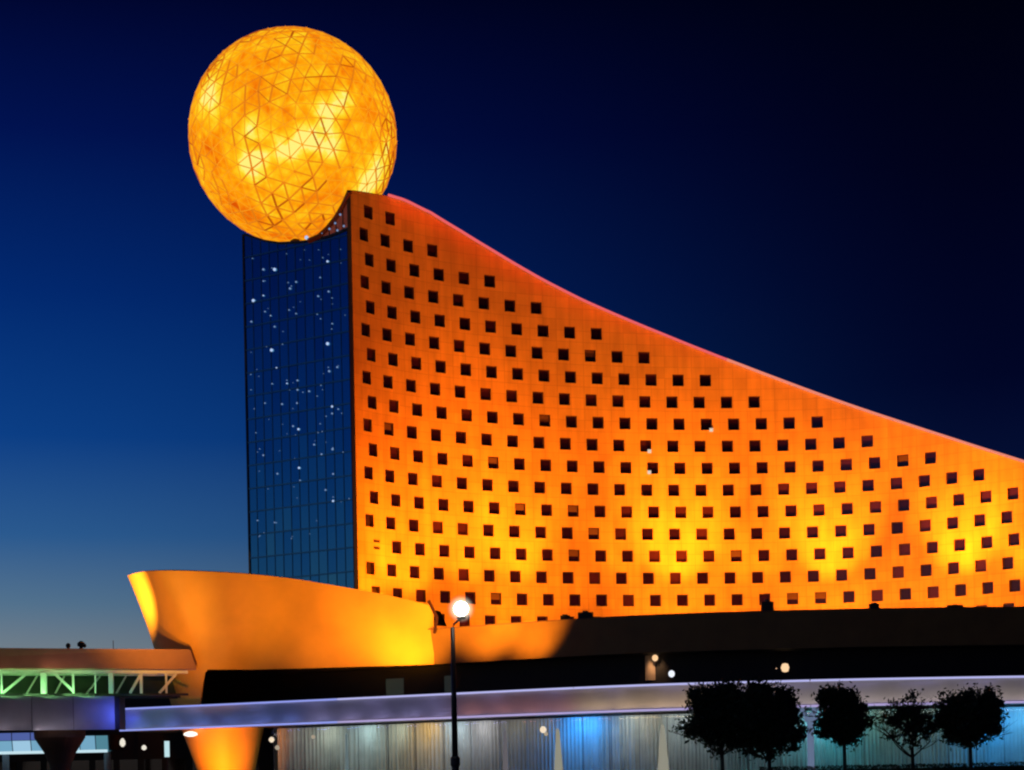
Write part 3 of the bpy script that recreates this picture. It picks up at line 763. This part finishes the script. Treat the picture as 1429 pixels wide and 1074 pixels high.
# ------------------------------------------------------------------ lamps on the podium
def thing_lamp(name, p, label, big, col=(1., .62, .32)):
    e_ = empty(name, p, label, 'wall lamp', 'lamps on the dark podium wall')
    g = MB(); g.box(-.22, .22, -.1, .6, -.05, .12); g.build('bracket', M_dark, e_)
    g = MB(); g.lathe((0, -.12, -.42 * big), [(.08 * big, 0), (.26 * big, .12 * big), (.32 * big, .34 * big), (.26 * big, .56 * big), (.08 * big, .68 * big)], 14); g.build('lamp_glass', glow('lamp_glass', col, 1.05), e_)
    return e_
D_ = Ds(915) + 17.6
pA = P(914, 917, D_); thing_lamp('wall_lamp', pA, 'warm wall lamp over the pale patch of light, left of the trees', 1.0)
g = MB(); pp = P(915, 929, D_ + .5); g.box(-1.1, 1.1, 0, .1, -1.5, 1.6); g.build('light_patch', mat('pale_patch', (.4, .3, .22), .7, var=.1), loc=pp, label='added pale patch for the pool of light below the warm lamp on the dark podium wall', cat='light patch')  # paler patch added so the lamp's pool of light shows on the wall
spot((pA.x - .2, pA.y - .9, pA.z + .1), (pA.x + .2, pA.y + .6, pA.z - 1.4), 320, (1, .55, .25), 80, 1, .1)
pB = P(1095, 930, D_ - 1); thing_lamp('wall_lamp', pB, 'brightest warm wall lamp on the podium, above the widest tree', 1.75, (1., .66, .38))
pB2 = P(1083, 932, D_ - 1); thing_lamp('wall_lamp', pB2, 'small warm wall lamp just left of the brightest lamp', .8, (1., .6, .35))
pC = P(937, 939, D_ - 3); thing_lamp('wall_lamp', pC, 'small round white lamp right of the patch of light', 1.05, (.85, .9, 1))
# rooftop units
for x, y, w_, h_, lab in ((795, 862, 1.0, .55, 'low dark rooftop box, leftmost on the podium parapet'), (826, 860, 1.6, .8, 'wide dark rooftop box just right of the leftmost one'),
                          (1101, 848, 1.25, 1.2, 'tall dark rooftop box on the parapet above the lamp lit wall'), (1262, 846, 1.0, .6, 'small dark rooftop box near the right end of the parapet'), (1384, 845, 1.6, .3, 'flat dark rooftop box nearest the right edge')):
    X, Y = front(x, 14.2, 215); u_ = empty('rooftop_unit', (X, Y, ZP1 + .12), lab, 'rooftop unit', 'rooftop units on the parapet')
    g = MB(); g.box(-w_ / 2, w_ / 2, 0, .5, 0, h_ * .8); g.build('casing', M_dark, u_)
    g = MB(); g.lathe((0, .25, h_ * .8), [(.3, 0), (.3, h_ * .2)], 12); g.build('fan_guard', M_pole, u_)

# ------------------------------------------------------------------ floodlights for the tower and the prow
n_fl = 0
def flood(loc, tgt, power, label, col=AMBER, angle=95, vis=True, size=.3, fs=1.):
    global n_fl
    e_ = empty('floodlight', loc, label, 'floodlight', 'floodlights washing the orange walls')
    d = (Vector(tgt) - Vector(loc)).normalized(); q = d.to_track_quat('-Z', 'Y')
    g = MB(); g.box(-.35, .35, -.25, .25, .08, .5); h_ = g.build('housing', M_pole, e_); h_.rotation_euler = q.to_euler()
    g = MB(); g.beam((0, 0, -.55), (0, 0, -.1), .12); g.build('stand', M_pole, e_); e_.scale = (fs, fs, fs)
    spot(loc, tgt, power, col, angle, 1., size)
FL = [(512, 790, 11, 34, .30), (568, 790, 11, 38, .40), (645, 730, 11, 46, .46), (722, 750, 10, 50, .72), (800, 760, 12, 38, .02), (872, 720, 11, 50, .30), (945, 730, 10, 51, 1.1), (1045, 740, 12, 46, .34), (1158, 710, 10, 51, 1.15), (1262, 780, 12, 38, .02),
      (1345, 760, 10, 48, 1.1), (1440, 790, 11, 40, .4)]
names = ['tucked behind the prow wall', 'beside the prow wall', 'second from the prow', 'below the third bright pool', 'fourth from the prow', 'fifth from the prow', 'below the middle bright pool', 'right of the middle pool',
         'below the tall right pool', 'between the two right pools', 'below the rightmost visible pool', 'beyond the right edge']
for (x, y, back, tz, s_), nm in zip(FL, names):
    u, z = uz_of(x, y); a = Fc(u, -back); t_ = Fc(u, .5)
    flood((a[0], a[1], 19.2), (t_[0], t_[1], tz), 150000 * s_, 'dark floodlight on the podium roof, ' + nm, angle=52)
# broad upper wash from podium roof poles further out
for x, s_, tz in ((540, 1.4, 62), (720, .75, 44), (960, .5, 40), (1220, .45, 34)):
    u, z = uz_of(x, 700); a = Fc(u, -26); t_ = Fc(u, 0)
    flood((a[0], a[1], 19.5), (t_[0], t_[1], tz), 52000 * s_, 'wide floodlight set well forward on the podium roof, aimed at the tower %s' % {540: 'left edge', 720: 'left third', 960: 'middle', 1220: 'right part'}[x], angle=84, col=(1., .20, .012) if x == 540 else (1., .26, .015))
# prow
def roof_at(x, off): X, Y = front(x, off, 105); return (X, Y, ZC1 + .22)
for x_, p_, w_ in ((566, 9000, 'left of the street lamp'), (722, 13000, 'right of the street lamp'), (870, 6000, 'between the left and middle pools'), (945, 19000, 'at the middle pool'), (1045, 8000, 'right of the middle pool'), (1158, 20000, 'at the tall right pool'), (1345, 19000, 'at the rightmost pool'), (1440, 9000, 'just past the frame')):
    u, z = uz_of(x_, 835); a = Fc(u, -15)
    flood((a[0], a[1], 19.0), (*Fc(u, 0), 33), p_, 'floodlight half way across the podium roof, ' + w_, angle=84)
for k_, (x_, p_, w_) in enumerate(((560, 2500, 'near the prow wall'), (640, 6500, 'behind the street lamp'), (715, 6500, 'right of the street lamp'), (800, 5000, 'behind the two leftmost rooftop boxes'), (890, 5500, 'left of the middle pool'),
                  (990, 5500, 'right of the middle pool'), (1090, 5500, 'behind the tall rooftop box'), (1190, 5000, 'left of the small right rooftop box'), (1290, 5500, 'right of the small right rooftop box'), (1400, 6500, 'behind the flat rooftop box'))):
    u, z = uz_of(x_, 835); a = Fc(u, -13)
    flood((a[0], a[1], 18.6), (*Fc(u, 0), 24), p_ * 1.15, 'low wide floodlight on the podium roof, ' + w_, angle=135)
PA = (1., .36, .022)
fx = bl_(118, 1.6, 190)
flood((fx[0], fx[1], RZ1 + .5), tuple(P(188, 812, 213)), 42000, 'floodlight on the footbridge roof aimed at the tip of the prow', angle=62, col=(1., .50, .08), fs=.6, size=.05)
flood((P(165, 990, 160).x, 160, .8), tuple(P(206, 830, 208)), 70000, 'ground floodlight left of the orange stem aimed up at the tip of the prow', angle=20, col=(1., .42, .05))
flood((P(270, 990, 178).x, 177, .8), tuple(P(272, 836, 205)), 34000, 'ground floodlight in front of the footbridge aimed at the left curve of the prow', angle=42, col=PA)
flood(roof_at(428, 1.2), tuple(P(432, 850, 206)), 2300, 'floodlight on the canopy roof below the middle of the prow', angle=100, fs=.5, col=PA)
flood(roof_at(508, 0.8), tuple(P(515, 825, 205)), 12000, 'floodlight on the canopy roof below the right half of the prow', angle=104, fs=.5, col=PA)
flood(roof_at(566, 5.5), tuple(P(566, 845, 205)), 20000, 'floodlight on the canopy roof below the right end of the prow', angle=84, fs=.5, col=PA)
flood(roof_at(655, 6), (*front(655, 12.5, 210), 22.), 34000, 'floodlight on the canopy roof in front of the parapet beside the lamp post', angle=76, fs=.5, col=PA)
flood(roof_at(728, 6.5), (*front(724, 13, 210), 21.), 29000, 'floodlight on the canopy roof in front of the parapet right of the lamp post', angle=72, fs=.5, col=PA)
flood((P(300, 1120, 203).x, 202, .7), tuple(P(318, 1040, 210)), 8500, 'ground floodlight at the foot of the orange stem', angle=90)
# blue spill at the canopy end
p = front(160, -3.0); spot((p[0] + .3, p[1] - 4, 9.0), (p[0] - 1.5, p[1] - 11, 9.2), 0.0, (.1, .15, 1), 90)
q = bl_(163, -1.6); area((q[0], q[1], 9.3), (q[0] - .6, q[1] + 1.5, 9.3), 34, (.08, .13, 1), .3, 1.6)
q = bl_(146, -3.4); area((q[0], q[1], 9.4), (q[0], q[1] + 3, 9.4), 24, (.12, .17, 1), .3, 1.6, (0, 0, 1))
q = front(176, -1.4); area((q[0], q[1], 9.1), (q[0] + .3, q[1] + 2, 9.1), 16, (.06, .10, 1), .3, 1.4, (0, 0, 1))
for x in (-380, -300, -220, -140, -60, 20, 90):
    q = bl_(x, -1.4); area((q[0], q[1], KZ0 - .15), (q[0], q[1] + 1.3, KZ0 + 2.2), 11, (1, .9, 1), 6.5, .1, (1, 0, 0))  # added unseen lamp, a weak wash to brighten the deck panels
    q = bl_(x + 20, -2.4, 170); area((q[0], q[1], RZ0 - .2), (q[0], q[1] + 1.5, RZ0 + 1.6), 6 + max(0, x + 20) * .22, (1, .46, .30), 7.5, .08, (1, 0, 0))  # added unseen rose lamp, brightens the roof slab from below

# ------------------------------------------------------------------ ground
g = MB(); g.quad((-1500, -60, 0), (1500, -60, 0), (1500, 2500, 0), (-1500, 2500, 0)); g.build('ground', M_asph, kind='structure')
g = MB(); g.box(-260, 260, 122, 182, -.2, .13); g.build('pavement', M_pave, kind='structure')
g = MB()
for k in range(-14, 15): g.box(k * 9, k * 9 + 4, 95, 95.15, .0, .006)
g.build('road_marking', mat('white_road_paint', (.75, .75, .72), .7), kind='structure')

# light columns in front of the glass
for x, ytop, r0, r1, mt, lab in ((705, 1016, .12, .32, glow('dim_lilac_glass', (.6, .55, .62), .2), 'faint lilac tapering light column, first right of the lamp post'),
                             (780, 1016, .18, .50, M_lantern, 'tapering white light column left of the blue curtains'),
                             (929, 1010, .2, .62, M_lantern, 'tapering white light column beside the widest tree'),
                             (1139, 996, .3, .34, M_lantern2, 'blue white light column with a spread top between two dark trees'),
                             (480, 1022, .10, .22, glow('dim_cyan_glass', (.5, .7, .75), .22), 'thin faint cyan light column in the left part of the glass front')):
    X, Y = front(x, 3.2, 40); e_ = empty('light_column', (X, Y, .13), lab, 'light column', 'light columns before the glass front')
    zt = ZH(x, ytop, Y); g = MB()
    g.lathe((0, 0, 0), [(r1 * 1.05, .25), (r1, 1.2), ((r0 + r1) / 2, zt * .6), (r0, zt - .4), (.04, zt - .13)], 14); g.build('shaft', mt, e_, smooth=False)
    g = MB(); g.lathe((0, 0, 0), [(r1 * 1.5, 0), (r1 * 1.4, .25)], 14); g.build('base', M_dark, e_)
    if x == 1139:
        for k in range(9):
            a = math.pi * 2 * k / 9; g = MB(); g.beam((0, 0, zt - 1.2), (1.15 * math.cos(a), 1.15 * math.sin(a), zt + (.5 if k % 2 else 0)), .28, .1); g.build('head_blade', mt, e_)
# pendant lamps seen through the glass
for x, y, r, lab in ((379, 1032, .30, 'bright round pendant lamp at the left end of the glass front'), (387, 1043, .26, 'dim round pendant lamp just below the bright left one'),
                     (437, 1028, .22, 'faint pendant lamp second from the left end'), (758, 1018, .34, 'warm pendant lamp left of the blue curtains'), (762, 1024, .2, 'small warm pendant lamp close under the one left of the blue curtains')):
    D = Ds(x) + 4.6; p = P(x, y, D); e_ = empty('pendant_lamp', p, lab, 'pendant lamp', 'pendant lamps under the canopy')
    g = MB(); g.lathe((0, 0, -r), [(r * .4, 0), (r, r * .7), (r, r * 1.3), (r * .4, r * 2)], 12)
    g.build('globe', glow('pendant_glass', (1., .82, .6), .9 if r > .27 else .4), e_)
    g = MB(); g.beam((0, 0, r), (0, 0, ZC0 - p.z), .03); g.build('rod', M_pole, e_)

# ------------------------------------------------------------------ street lamp
LD = 76.; hd = P(643.5, 850, LD); pt = P(631, 872, LD); pbm = P(635.5, 1074, LD)
kx = pbm.x
lamp = empty('street_lamp', (kx, LD, 0), 'tall dark street lamp post with one glaring white head, in front of the podium', 'street lamp')
g = MB(); g.tube([(0, 0, 0), (0, 0, 1.2), (0, 0, 2.2)], [.17, .16, .15], 12); g.build('base', M_pole, lamp)
g = MB(); g.lathe((0, 0, 2.2), [(.15, 0), (.2, .05), (.2, .35), (.14, .42)], 14); g.build('collar', M_pole, lamp)
g = MB(); g.tube([(0, 0, 2.5), (0, 0, 5), (0, 0, hd.z - .75)], [.125, .11, .085], 12); g.build('pole', M_pole, lamp, smooth=True)
ax = hd.x - kx
g = MB(); g.tube([(0, 0, hd.z - .78), (.06, 0, hd.z - .6), (ax * .6, 0, hd.z - .46), (ax, 0, hd.z - .42)], [.06, .05, .045, .045], 8); g.build('arm', M_pole, lamp)
g = MB(); g.lathe((ax, 0, hd.z - .42), [(.14, 0), (.2, .06), (.2, .1)], 14); g.build('head_ring', M_pole, lamp)
bm2 = bmesh.new(); bmesh.ops.create_uvsphere(bm2, u_segments=24, v_segments=16, radius=.29)
me = bpy.data.meshes.new('lamp_globe'); bm2.to_mesh(me); me.materials.append(M_white)
for p_ in me.polygons: p_.use_smooth = True
o = link('lamp_globe', me, lamp); o.location = (ax, 0, hd.z + .02)

bm3 = bmesh.new(); bmesh.ops.create_uvsphere(bm3, u_segments=24, v_segments=16, radius=.62)  # halo around the lamp globe, added as a glowing volume
me = bpy.data.meshes.new('lamp_halo'); bm3.to_mesh(me)
Mv = bpy.data.materials.new('halo_glow'); Mv.use_nodes = True; t = Mv.node_tree; t.nodes.clear()
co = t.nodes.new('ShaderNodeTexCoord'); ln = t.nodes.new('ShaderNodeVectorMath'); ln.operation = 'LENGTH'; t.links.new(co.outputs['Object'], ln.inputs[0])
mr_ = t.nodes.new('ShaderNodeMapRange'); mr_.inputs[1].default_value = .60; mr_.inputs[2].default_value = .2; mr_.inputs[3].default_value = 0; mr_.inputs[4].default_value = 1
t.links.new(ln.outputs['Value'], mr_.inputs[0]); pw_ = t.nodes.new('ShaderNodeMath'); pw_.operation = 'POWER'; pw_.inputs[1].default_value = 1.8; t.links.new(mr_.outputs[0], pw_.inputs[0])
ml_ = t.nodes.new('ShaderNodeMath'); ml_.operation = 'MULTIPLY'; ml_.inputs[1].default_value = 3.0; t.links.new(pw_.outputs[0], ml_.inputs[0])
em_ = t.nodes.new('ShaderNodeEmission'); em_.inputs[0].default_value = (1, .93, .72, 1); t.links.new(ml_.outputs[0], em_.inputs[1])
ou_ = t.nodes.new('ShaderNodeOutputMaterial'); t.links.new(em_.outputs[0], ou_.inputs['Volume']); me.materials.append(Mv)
o = link('lamp_halo', me, lamp); o.location = (ax, 0, hd.z + .02)

# ------------------------------------------------------------------ trees and hedge
def tree(x, D, h, rx, rz_, label, seed, leaves=5200, sparse=False, zc=None, lobes=()):
    rnd = random.Random(seed); base = P(x, 1000, D); e_ = empty('round_tree', (base.x, D, .1), label, 'tree', 'dark young trees before the glass front')
    g = MB(); zc = zc or h - rz_
    def br(p, d, l, r, dep):
        pts = [p]; q = Vector(p); dd = Vector(d)
        for k in range(4):
            dd = (dd + Vector((rnd.gauss(0, .12), rnd.gauss(0, .12), rnd.gauss(.03, .06)))).normalized(); q = q + dd * l / 4; pts.append(q.copy())
        g.tube(pts, [r * (1 - .16 * k) for k in range(5)], 6)
        if dep > 0:
            for k in range(3 if not sparse else 4):
                a = rnd.uniform(0, 6.28); nd = (dd * .8 + Vector((math.cos(a), math.sin(a), rnd.uniform(-.1, .5)))).normalized()
                br(pts[rnd.choice((2, 3, 4))], nd, l * rnd.uniform(.5, .75), r * .5, dep - 1)
        return pts[-1]
    g.tube([(0, 0, 0), (.03, 0, zc * .35), (0, .03, zc - rz_ * .7)], [.13, .11, .09], 8)
    for k in range(7):
        a = k * .9 + rnd.random(); br(Vector((0, 0, zc - rz_ * (.95 if k < 4 else .5))), Vector((math.cos(a), math.sin(a), .9 if k % 2 else .5)).normalized(), rx * .85, .06, 2 if not sparse else 3)
    g.build('trunk', M_bark, e_, smooth=True)
    g = MB(); cl = []
    lob = [(0, 0, 0, 1.)] + list(lobes)
    for k in range(200 if not sparse else 60):
        L0 = rnd.choice(lob) if rnd.random() < .45 else lob[0]
        while True:
            v = Vector((rnd.uniform(-1, 1), rnd.uniform(-1, 1), rnd.uniform(-1, 1)))
            if v.length < 1: break
        v = v * (.45 + .55 * rnd.random()) if v.length > .1 else v
        c = Vector((v.x * rx * L0[3] + L0[0], v.y * rx * L0[3] + L0[1], zc + v.z * rz_ * L0[3] + L0[2])); cl.append((c, rnd.uniform(.28, .62) * (.75 if sparse else 1)))
    for k in range(leaves):
        c, r = rnd.choice(cl); d = Vector((rnd.gauss(0, 1), rnd.gauss(0, 1), rnd.gauss(0, .8))) * r * .55; p = c + d
        a = Vector((rnd.gauss(0, 1), rnd.gauss(0, 1), rnd.gauss(0, 1))).normalized(); b = a.orthogonal().normalized(); s = rnd.uniform(.09, .18)
        g.quad(p - a * s, p + b * s * .55, p + a * s, p - b * s * .55)
    g.build('crown', M_leaf, e_)
    return e_
TD = 112.
M_core = M_leaf
def hz(y, x): return ZH(x, y, TD)
tree(1006, TD, hz(950, 1006), 2.45, 2.35, 'widest dark round tree with a full crown, leftmost in the row', 21, 15000, lobes=((.5, 0, 1.3, .55), (-1.5, 0, -.4, .55), (1.3, 0, .3, .6), (-1.1, 0, 1.1, .4)))
tree(1072, TD - 2, hz(955, 1072), 2.2, 2.4, 'dark round tree touching the widest one on its right side', 22, 14000, lobes=((.7, 0, 1.0, .55), (1.0, 0, -.7, .55), (-.4, 0, 1.5, .4)))
tree(1177, TD + 1, hz(968, 1177), 1.8, 1.6, 'smallest dark tree with two upright tufts, third in the row', 23, 11000, lobes=((-.75, 0, 1.3, .35), (.15, 0, 1.35, .33)))
tree(1272, TD, hz(955, 1272), 2.2, 2.3, 'thin leaved open tree with its branches showing, fourth in the row', 24, 2200, sparse=True)
tree(1353, TD - 1, hz(960, 1353), 2.2, 1.9, 'dense dark round tree at the right end of the row', 25, 14000, lobes=((.9, 0, 1.2, .45), (-.9, 0, -.1, .6), (1.0, 0, 0, .6)))
g = MB(); rnd = random.Random(9)
hx0, hx1 = P(1060, 1070, 118).x, P(1600, 1070, 118).x
g.box(hx0, hx1, 118, 120, 0.13, 1.8)
for k in range(9000):
    p = Vector((rnd.uniform(hx0, hx1), rnd.uniform(117.9, 118.6), rnd.uniform(1.0, 2.05))); a = Vector((rnd.gauss(0, 1), rnd.gauss(0, 1), rnd.gauss(0, 1))).normalized(); b = a.orthogonal().normalized()
    g.quad(p - a * .09, p + b * .05, p + a * .09, p - b * .05)
g.build('hedge', M_hedge, label='low clipped dark hedge along the foot of the row of trees', cat='hedge')
